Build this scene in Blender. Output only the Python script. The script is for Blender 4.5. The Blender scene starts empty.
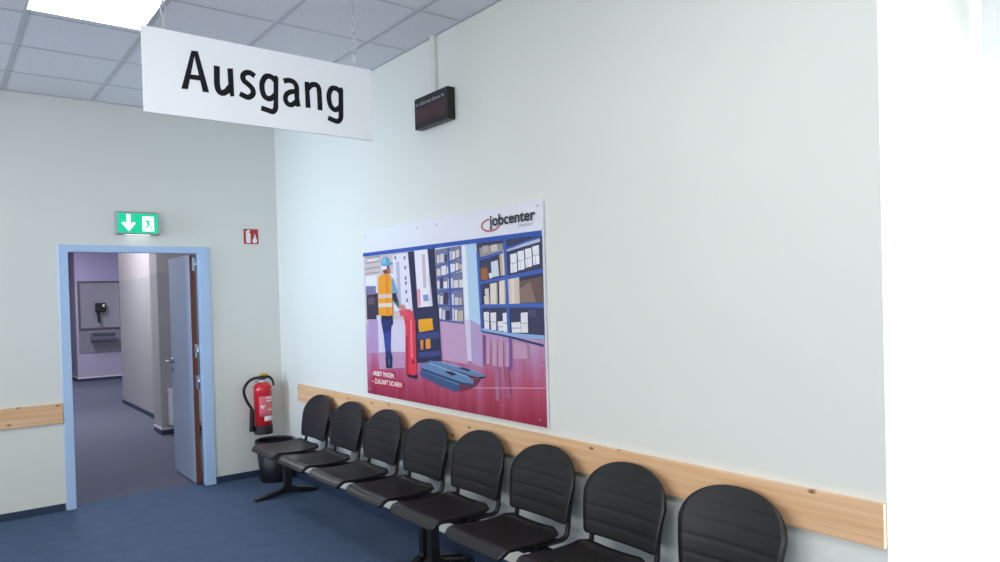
import bpy, bmesh, math, random
from mathutils import Vector, Matrix
SC = bpy.context.scene
COL = SC.collection
random.seed(3)

# ---------------------------------------------------------------- materials
def lin(h):
    v = [int(h[i:i+2], 16)/255 for i in (0, 2, 4)]
    return [c/12.92 if c <= .04045 else ((c+.055)/1.055)**2.4 for c in v]
def newmat(name):
    m = bpy.data.materials.new(name); m.use_nodes = True
    nt = m.node_tree
    return m, nt, nt.nodes['Principled BSDF']
def mk(name, hexc, rough=.5, metal=0, amt=.06, scale=12, bump=0, bscale=60, spec=.5, emit=0):
    m, nt, b = newmat(name)
    c = lin(hexc)
    tc = nt.nodes.new('ShaderNodeTexCoord')
    n = nt.nodes.new('ShaderNodeTexNoise'); n.inputs['Scale'].default_value = scale; n.inputs['Detail'].default_value = 3
    nt.links.new(tc.outputs['Object'], n.inputs['Vector'])
    mx = nt.nodes.new('ShaderNodeMix'); mx.data_type = 'RGBA'
    mx.inputs[6].default_value = [x*(1-amt) for x in c]+[1]
    mx.inputs[7].default_value = [min(1, x*(1+amt)) for x in c]+[1]
    nt.links.new(n.outputs['Fac'], mx.inputs[0])
    nt.links.new(mx.outputs[2], b.inputs['Base Color'])
    b.inputs['Roughness'].default_value = rough
    b.inputs['Metallic'].default_value = metal
    b.inputs['Specular IOR Level'].default_value = spec
    if emit:
        nt.links.new(mx.outputs[2], b.inputs['Emission Color']); b.inputs['Emission Strength'].default_value = emit
    if bump:
        n2 = nt.nodes.new('ShaderNodeTexNoise'); n2.inputs['Scale'].default_value = bscale; n2.inputs['Detail'].default_value = 2
        nt.links.new(tc.outputs['Object'], n2.inputs['Vector'])
        bp = nt.nodes.new('ShaderNodeBump'); bp.inputs['Strength'].default_value = bump; bp.inputs['Distance'].default_value = .004
        nt.links.new(n2.outputs['Fac'], bp.inputs['Height']); nt.links.new(bp.outputs['Normal'], b.inputs['Normal'])
    return m
def ramp(nt, stops):
    r = nt.nodes.new('ShaderNodeValToRGB'); e = r.color_ramp.elements
    while len(e) < len(stops): e.new(.5)
    for k, (p, h) in enumerate(stops):
        e[k].position = p; e[k].color = lin(h)+[1]
    return r
def carpet(name, a, b_):
    m, nt, b = newmat(name)
    tc = nt.nodes.new('ShaderNodeTexCoord')
    n = nt.nodes.new('ShaderNodeTexNoise'); n.inputs['Scale'].default_value = 140; n.inputs['Detail'].default_value = 3
    n2 = nt.nodes.new('ShaderNodeTexNoise'); n2.inputs['Scale'].default_value = 9; n2.inputs['Detail'].default_value = 4
    nt.links.new(tc.outputs['Object'], n.inputs['Vector']); nt.links.new(tc.outputs['Object'], n2.inputs['Vector'])
    ad = nt.nodes.new('ShaderNodeMath'); ad.operation = 'MULTIPLY_ADD'; ad.inputs[1].default_value = .18
    nt.links.new(n2.outputs['Fac'], ad.inputs[0])
    s = nt.nodes.new('ShaderNodeMath'); s.operation = 'MULTIPLY'; s.inputs[1].default_value = .82
    nt.links.new(n.outputs['Fac'], s.inputs[0]); nt.links.new(s.outputs[0], ad.inputs[2])
    r = ramp(nt, [(.3, a), (.7, b_)])
    nt.links.new(ad.outputs[0], r.inputs[0]); nt.links.new(r.outputs[0], b.inputs['Base Color'])
    b.inputs['Roughness'].default_value = .95; b.inputs['Specular IOR Level'].default_value = .1
    bp = nt.nodes.new('ShaderNodeBump'); bp.inputs['Strength'].default_value = .5; bp.inputs['Distance'].default_value = .004
    nt.links.new(n.outputs['Fac'], bp.inputs['Height']); nt.links.new(bp.outputs['Normal'], b.inputs['Normal'])
    return m
def pine(name, axis):
    m, nt, b = newmat(name)
    tc = nt.nodes.new('ShaderNodeNewGeometry')
    sep = nt.nodes.new('ShaderNodeSeparateXYZ'); nt.links.new(tc.outputs['Position'], sep.inputs[0])
    al = sep.outputs[axis]
    def comb(fa, fz):
        c = nt.nodes.new('ShaderNodeCombineXYZ')
        for o, f, k in ((al, fa, 0), (sep.outputs[2], fz, 1)):
            mu = nt.nodes.new('ShaderNodeMath'); mu.operation = 'MULTIPLY'; mu.inputs[1].default_value = f
            nt.links.new(o, mu.inputs[0]); nt.links.new(mu.outputs[0], c.inputs[k])
        return c
    n = nt.nodes.new('ShaderNodeTexNoise'); n.inputs['Scale'].default_value = 1; n.inputs['Detail'].default_value = 4
    nt.links.new(comb(1.1, 42).outputs[0], n.inputs['Vector'])
    r = ramp(nt, [(.3, 'daa97c'), (.5, 'e1b58a'), (.72, 'e8c29c')])
    nt.links.new(n.outputs['Fac'], r.inputs[0])
    v = nt.nodes.new('ShaderNodeTexVoronoi'); v.voronoi_dimensions = '2D'; v.inputs['Scale'].default_value = 1
    nt.links.new(comb(3.7, 7.9).outputs[0], v.inputs['Vector'])
    kr = ramp(nt, [(.03, 'ffffff'), (.075, '000000')])
    nt.links.new(v.outputs['Distance'], kr.inputs[0])
    mx = nt.nodes.new('ShaderNodeMix'); mx.data_type = 'RGBA'
    nt.links.new(kr.outputs[0], mx.inputs[0]); nt.links.new(r.outputs[0], mx.inputs[6]); mx.inputs[7].default_value = lin('8a5730')+[1]
    nt.links.new(mx.outputs[2], b.inputs['Base Color'])
    b.inputs['Roughness'].default_value = .5
    return m
def dado(name, lo, hi, z):
    m, nt, b = newmat(name)
    g = nt.nodes.new('ShaderNodeNewGeometry'); sep = nt.nodes.new('ShaderNodeSeparateXYZ'); nt.links.new(g.outputs['Position'], sep.inputs[0])
    gt = nt.nodes.new('ShaderNodeMath'); gt.operation = 'GREATER_THAN'; gt.inputs[1].default_value = z
    nt.links.new(sep.outputs[2], gt.inputs[0])
    mx = nt.nodes.new('ShaderNodeMix'); mx.data_type = 'RGBA'; mx.inputs[6].default_value = lin(lo)+[1]; mx.inputs[7].default_value = lin(hi)+[1]
    nt.links.new(gt.outputs[0], mx.inputs[0]); nt.links.new(mx.outputs[2], b.inputs['Base Color'])
    b.inputs['Roughness'].default_value = .5
    return m
def printfloor(name):          # the printed hall floor in the poster's picture: pale violet to red
    m, nt, b = newmat(name)
    g = nt.nodes.new('ShaderNodeNewGeometry'); sep = nt.nodes.new('ShaderNodeSeparateXYZ'); nt.links.new(g.outputs['Position'], sep.inputs[0])
    mr = nt.nodes.new('ShaderNodeMapRange'); mr.inputs[1].default_value = .878; mr.inputs[2].default_value = 1.42
    nt.links.new(sep.outputs[2], mr.inputs[0])
    mp = nt.nodes.new('ShaderNodeCombineXYZ')
    mu = nt.nodes.new('ShaderNodeMath'); mu.operation = 'MULTIPLY'; mu.inputs[1].default_value = 9
    nt.links.new(sep.outputs[1], mu.inputs[0]); nt.links.new(mu.outputs[0], mp.inputs[0]); nt.links.new(sep.outputs[2], mp.inputs[1])
    n = nt.nodes.new('ShaderNodeTexNoise'); n.inputs['Scale'].default_value = 1.2; n.inputs['Detail'].default_value = 3
    nt.links.new(mp.outputs[0], n.inputs['Vector'])
    ad = nt.nodes.new('ShaderNodeMath'); ad.operation = 'MULTIPLY_ADD'; ad.inputs[1].default_value = .7; ad.inputs[2].default_value = -.35
    nt.links.new(n.outputs['Fac'], ad.inputs[0])
    a2 = nt.nodes.new('ShaderNodeMath'); a2.operation = 'ADD'
    nt.links.new(ad.outputs[0], a2.inputs[0]); nt.links.new(mr.outputs[0], a2.inputs[1])
    r = ramp(nt, [(.0, '9a2442'), (.28, 'b84a6a'), (.55, 'b8749e'), (.92, 'c0a4cc')])
    nt.links.new(a2.outputs[0], r.inputs[0]); nt.links.new(r.outputs[0], b.inputs['Base Color'])
    b.inputs['Roughness'].default_value = .25
    return m
def ceil_tile(name):
    m, nt, b = newmat(name)
    tc = nt.nodes.new('ShaderNodeTexCoord')
    n = nt.nodes.new('ShaderNodeTexNoise'); n.inputs['Scale'].default_value = 180; n.inputs['Detail'].default_value = 2
    nt.links.new(tc.outputs['Object'], n.inputs['Vector'])
    r = ramp(nt, [(.35, 'e2e2e8'), (.6, 'eeeef2')])
    nt.links.new(n.outputs['Fac'], r.inputs[0]); nt.links.new(r.outputs[0], b.inputs['Base Color'])
    b.inputs['Roughness'].default_value = .9
    return m
def glass(name):
    m, nt, b = newmat(name)
    out = nt.nodes['Material Output']
    t = nt.nodes.new('ShaderNodeBsdfTransparent'); g = nt.nodes.new('ShaderNodeBsdfGlossy'); g.inputs['Roughness'].default_value = .02
    mx = nt.nodes.new('ShaderNodeMixShader'); mx.inputs[0].default_value = .06
    nt.links.new(t.outputs[0], mx.inputs[1]); nt.links.new(g.outputs[0], mx.inputs[2]); nt.links.new(mx.outputs[0], out.inputs[0])
    return m
M = dict(
    wall=mk('wall_paint', 'dfe1da', .55, amt=.012, scale=2, bump=.12, bscale=220),
    hall=dado('hall_paint', 'a6a6ac', 'b6b1b4', 1.94),
    hallv=dado('hall_far_paint', 'aea8c0', 'aaa2c4', 1.94),
    tile=ceil_tile('ceiling_tile'), grid=mk('ceiling_grid', 'c4c6cc', .5),
    carpet=carpet('blue_carpet', '42506a', '5f738f'), hcarpet=carpet('grey_carpet', '54586a', '6c7080'),
    base=mk('navy_baseboard', '2c3a54', .5), basetop=mk('baseboard_edge', 'e0e0e0', .4),
    blue=mk('blue_door_paint', 'b2cdee', .35, amt=.02), leaf=mk('blue_leaf_paint', '97a6c2', .4, amt=.03), edge=mk('brown_door_edge', '6a3c26', .5, amt=.2, scale=20),
    steel=mk('steel', 'b8bac0', .25, 1), zinc=mk('zinc', 'c9ccd2', .3, .7), white=mk('white_plastic', 'e9eaec', .4, amt=.02),
    signw=mk('sign_white', 'eef0f4', .5, amt=.01), signk=mk('sign_black', '0e1117', .6, spec=.2),
    pine_y=pine('pine_along_wall', 1), pine_x=pine('pine_along_back', 0),
    seat=mk('black_seat', '151213', .36, amt=.25, scale=6, bump=.05, bscale=40), back=mk('black_back', '0f0e12', .4, amt=.15, scale=8),
    frame=mk('black_metal', '17171b', .4), binm=mk('black_bin', '121319', .45), rubber=mk('black_rubber', '141416', .6),
    red=mk('red_enamel', 'cf2230', .22), lab=mk('label_pink', 'e0707c', .4, amt=.3, scale=90), brass=mk('brass', 'c9a43a', .35, .6),
    signred=mk('sign_red', 'b3262c', .4), paper=mk('label_white', 'f0ecec', .5),
    green=mk('sign_green_lit', '00b080', .4, emit=.75), litw=mk('sign_white_lit', 'f4fff8', .4, emit=1.1), lamp=mk('lamp_diffuser', 'ffffff', .5, amt=0, emit=7.0),
    greymetal=mk('grey_aluminium', 'a8acb0', .4, .5), disp=mk('display_case', '0b0c0f', .4), dispred=mk('display_red', '3c1a1e', .3, amt=.3, scale=60), disptext=mk('display_text', 'b9bcc4', .5),
    duct=mk('duct_white', 'dcdcd6', .5), board=mk('poster_board', 'e6e6ef', .16, amt=.01), pfloor=printfloor('print_floor'),
    logok=mk('print_black', '1c222c', .3), logor=mk('print_red', 'b02840', .3), logog=mk('print_grey', '9a9aa8', .3),
    panel=mk('grey_panel', '9c9aa6', .25, .3), paneld=mk('dark_frame', '55555f', .4), tiles=mk('wall_tiles', '8d8b98', .3, amt=.2, scale=30),
    lens=mk('lens_lit', 'f4fff8', .4, emit=1.3), blind=mk('blind_fabric', 'f6fafa', .8), glass=glass('window_glass'),
)

# ---------------------------------------------------------------- mesh helpers
class MB:
    def __init__(s): s.v = []; s.f = []; s.mi = []; s.sm = []
    def add(s, vs, fs, mi=0, sm=False):
        o = len(s.v); s.v += [tuple(p) for p in vs]
        for f in fs: s.f.append([o+i for i in f]); s.mi.append(mi); s.sm.append(sm)
        return s
    def box(s, x0, x1, y0, y1, z0, z1, mi=0):
        vs = [(x, y, z) for x in (x0, x1) for y in (y0, y1) for z in (z0, z1)]
        return s.add(vs, [(0,1,3,2),(4,6,7,5),(0,4,5,1),(2,3,7,6),(0,2,6,4),(1,5,7,3)], mi)
    def prism(s, pts, ax, a, b, mi=0, sm=False):
        # pts: 2-D outline in the plane of the two other axes, extruded along axis ax from a to b
        def P(p, t):
            q = list(p); q.insert(ax, t); return tuple(q)
        n = len(pts)
        vs = [P(p, a) for p in pts]+[P(p, b) for p in pts]
        s.add(vs, [list(range(n))[::-1], list(range(n, 2*n))], mi)
        o = len(s.v)-2*n
        for i in range(n):
            j = (i+1) % n
            s.f.append([o+i, o+j, o+n+j, o+n+i]); s.mi.append(mi); s.sm.append(sm)
        return s
    def tube(s, path, r, n=10, mi=0, closed=False):
        path = [Vector(p) for p in path]; m = len(path); rs = r if isinstance(r, (list, tuple)) else [r]*m
        up = None; vs = []
        for i, p in enumerate(path):
            if closed: t = path[(i+1) % m]-path[i-1]
            else: t = path[min(i+1, m-1)]-path[max(i-1, 0)]
            t.normalize()
            if up is None:
                up = Vector((0, 0, 1)) if abs(t.z) < .9 else Vector((1, 0, 0))
            up = (up-t*up.dot(t)); up.normalize(); w = t.cross(up)
            for k in range(n):
                a = 2*math.pi*k/n; vs.append(p+(up*math.cos(a)+w*math.sin(a))*rs[i])
        fs = []
        for i in range(m if closed else m-1):
            i2 = (i+1) % m
            for k in range(n):
                k2 = (k+1) % n; fs.append((i*n+k, i*n+k2, i2*n+k2, i2*n+k))
        s.add(vs, fs, mi, True)
        if not closed:
            o = len(s.v)-len(vs)
            s.f.append([o+k for k in range(n)][::-1]); s.f.append([o+(m-1)*n+k for k in range(n)]); s.mi += [mi, mi]; s.sm += [False, False]
        return s
    def lathe(s, prof, c=(0, 0, 0), n=40, mi=0, closed_prof=False):
        vs = []; m = len(prof)
        for r, z in prof:
            for k in range(n):
                a = 2*math.pi*k/n; vs.append((c[0]+r*math.cos(a), c[1]+r*math.sin(a), c[2]+z))
        fs = []
        for i in range(m-1):
            for k in range(n):
                k2 = (k+1) % n; fs.append((i*n+k, i*n+k2, (i+1)*n+k2, (i+1)*n+k))
        s.add(vs, fs, mi, True)
        o = len(s.v)-len(vs)
        s.f.append([o+k for k in range(n)][::-1]); s.f.append([o+(m-1)*n+k for k in range(n)]); s.mi += [mi, mi]; s.sm += [False, False]
        return s
    def sheet(s, G, N, th, mi=0):
        # G[i][j]: grid of points; N: function giving the offset direction; closed shell of thickness th
        R, C = len(G), len(G[0]); vs = []
        for i in range(R):
            for j in range(C): vs.append(Vector(G[i][j]))
        nv = []
        for i in range(R):
            for j in range(C):
                a = Vector(G[min(i+1, R-1)][j])-Vector(G[max(i-1, 0)][j]); b = Vector(G[i][min(j+1, C-1)])-Vector(G[i][max(j-1, 0)])
                nn = a.cross(b)
                if nn.length < 1e-9: nn = Vector(N)
                nn.normalize()
                if nn.dot(Vector(N)) < 0: nn = -nn
                nv.append(vs[i*C+j]+nn*th)
        q = R*C; fs = []
        for i in range(R-1):
            for j in range(C-1):
                a, b, c, d = i*C+j, i*C+j+1, (i+1)*C+j+1, (i+1)*C+j
                fs.append((a, b, c, d)); fs.append((q+a, q+d, q+c, q+b))
        s.add(vs+nv, fs, mi, True); o = len(s.v)-2*q
        ring = [j for j in range(C)]+[i*C+C-1 for i in range(1, R)]+[(R-1)*C+j for j in range(C-2, -1, -1)]+[i*C for i in range(R-2, 0, -1)]
        for k in range(len(ring)):
            a, b = ring[k], ring[(k+1) % len(ring)]
            s.f.append([o+b, o+a, o+q+a, o+q+b]); s.mi.append(mi); s.sm.append(False)
        return s
    def build(s, name, mats, parent=None, bevel=0, seg=2):
        me = bpy.data.meshes.new(name)
        off = Vector(parent.matrix_world.translation) if parent is not None and not s.local else Vector((0, 0, 0))
        me.from_pydata([Vector(p)-off for p in s.v], [], s.f)
        if not isinstance(mats, (list, tuple)): mats = [mats]
        for m in mats: me.materials.append(m)
        for p, i, sm in zip(me.polygons, s.mi, s.sm): p.material_index = i; p.use_smooth = sm
        bm = bmesh.new(); bm.from_mesh(me); bmesh.ops.remove_doubles(bm, verts=bm.verts, dist=1e-6)
        bmesh.ops.recalc_face_normals(bm, faces=bm.faces); bm.to_mesh(me); bm.free()
        o = bpy.data.objects.new(name, me); COL.objects.link(o)
        if parent is not None: o.parent = parent
        if bevel:
            b = o.modifiers.new('bevel', 'BEVEL'); b.width = bevel; b.segments = seg; b.limit_method = 'ANGLE'; b.angle_limit = .6
        bpy.context.view_layer.update()
        return o
    local = False
class LMB(MB): local = True        # coordinates already local to the parent
def tag(o, label=None, cat=None, group=None, kind=None):
    for k, v in (('label', label), ('category', cat), ('group', group), ('kind', kind)):
        if v: o[k] = v
    return o
def thing(name, loc, label, cat, group=None):
    o = bpy.data.objects.new(name, None); COL.objects.link(o); o.location = loc; o.empty_display_size = .1
    bpy.context.view_layer.update()
    return tag(o, label, cat, group)
def setting(name, loc=(0, 0, 0)):
    o = bpy.data.objects.new(name, None); COL.objects.link(o); o.location = loc; bpy.context.view_layer.update()
    return tag(o, kind='structure')
def struct(name, mb, mat, parent=None, bevel=0):
    o = mb.build(name, mat, parent, bevel)
    if parent is None: tag(o, kind='structure')
    return o
def smooth(P, k=6):
    out = []
    for i in range(len(P)-1):
        p0, p1, p2, p3 = P[max(i-1, 0)], P[i], P[i+1], P[min(i+2, len(P)-1)]
        for j in range(k):
            t = j/k
            out.append(tuple(.5*(2*b+(c-a)*t+(2*a-5*b+4*c-d)*t*t+(3*b-a-3*c+d)*t**3) for a, b, c, d in zip(p0, p1, p2, p3)))
    out.append(tuple(P[-1])); return out
def stroke(mb, P, w, to3, z0, mi=0):
    # flat ribbon of width w along the 2-D path P, mapped to 3-D by to3(x, y, lift)
    P = [Vector(p) for p in P]; L = []; R = []
    for i, p in enumerate(P):
        t = (P[min(i+1, len(P)-1)]-P[max(i-1, 0)]); t.normalize(); n = Vector((-t.y, t.x))*w/2
        L.append(p+n); R.append(p-n)
    for i in range(len(P)-1):
        mb.add([to3(*L[i], z0), to3(*R[i], z0), to3(*R[i+1], z0), to3(*L[i+1], z0)], [(0, 1, 2, 3)], mi)
def text(name, body, origin, ex, ey, width, height, mat, parent, weight=0, lift=.001, align='LEFT', shear=0):
    cu = bpy.data.curves.new(name, 'FONT'); cu.body = body; cu.size = 1; cu.offset = weight; cu.extrude = 0; cu.shear = shear
    t = bpy.data.objects.new(name, cu); COL.objects.link(t); bpy.context.view_layer.update()
    me = bpy.data.meshes.new_from_object(t.evaluated_get(bpy.context.evaluated_depsgraph_get()))
    bpy.data.objects.remove(t); me.name = name
    xs = [v.co.x for v in me.vertices]; ys = [v.co.y for v in me.vertices]
    sx = width/(max(xs)-min(xs)); sy = height/(max(ys)-min(ys))
    ex, ey = Vector(ex), Vector(ey); ez = ex.cross(ey); O = Vector(origin)-parent.matrix_world.translation
    for v in me.vertices:
        v.co = O+ex*((v.co.x-min(xs))*sx)+ey*((v.co.y-min(ys))*sy)+ez*lift
    me.materials.clear(); me.materials.append(mat)
    o = bpy.data.objects.new(name, me); COL.objects.link(o); o.parent = parent
    bpy.context.view_layer.update()
    return o
SIGN_QUADS= [[(-0.391, 0.304), (-0.374, 0.306), (-0.41, 0.136), (-0.437, 0.134)], [(-0.384, 0.305), (-0.364, 0.306), (-0.322, 0.135), (-0.349, 0.134)], [(-0.398, 0.201), (-0.362, 0.203), (-0.357, 0.181), (-0.404, 0.18)], [(-0.241, 0.254), (-0.216, 0.257), (-0.214, 0.134), (-0.231, 0.13), (-0.238, 0.158)], [(-0.028, 0.255), (-0.019, 0.259), (-0.009, 0.25), (-0.014, 0.12), (-0.036, 0.116), (-0.032, 0.243)], [(0.118, 0.252), (0.14, 0.254), (0.145, 0.131), (0.12, 0.129)], [(0.297, 0.25), (0.307, 0.255), (0.317, 0.246), (0.314, 0.112), (0.288, 0.109), (0.292, 0.238)]]
SIGN_STROKES= [(0.026, [(-0.286, 0.257), (-0.287, 0.209), (-0.287, 0.174), (-0.281, 0.15), (-0.267, 0.141), (-0.248, 0.151), (-0.23, 0.174)]), (0.024, [(-0.119, 0.239), (-0.138, 0.25), (-0.159, 0.248), (-0.173, 0.231), (-0.168, 0.211), (-0.149, 0.197), (-0.131, 0.179), (-0.13, 0.156), (-0.15, 0.139), (-0.171, 0.143), (-0.189, 0.15)]), (0.025, [(-0.023, 0.233), (-0.042, 0.248), (-0.067, 0.246), (-0.084, 0.219), (-0.087, 0.189), (-0.079, 0.158), (-0.06, 0.146), (-0.041, 0.153), (-0.025, 0.169)]), (0.024, [(-0.025, 0.124), (-0.027, 0.105), (-0.04, 0.089), (-0.065, 0.093), (-0.094, 0.099)]), (0.024, [(0.016, 0.238), (0.041, 0.246), (0.065, 0.241), (0.078, 0.22), (0.078, 0.173), (0.081, 0.145), (0.084, 0.129)]), (0.023, [(0.077, 0.198), (0.05, 0.194), (0.028, 0.178), (0.022, 0.154), (0.033, 0.135), (0.054, 0.134), (0.077, 0.155)]), (0.025, [(0.134, 0.222), (0.152, 0.241), (0.175, 0.246), (0.189, 0.233), (0.192, 0.202), (0.193, 0.127)]), (0.025, [(0.303, 0.227), (0.284, 0.243), (0.257, 0.241), (0.242, 0.213), (0.241, 0.184), (0.249, 0.155), (0.268, 0.14), (0.288, 0.147), (0.302, 0.163)]), (0.024, [(0.301, 0.117), (0.299, 0.101), (0.284, 0.085), (0.26, 0.088), (0.233, 0.096)])]
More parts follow.
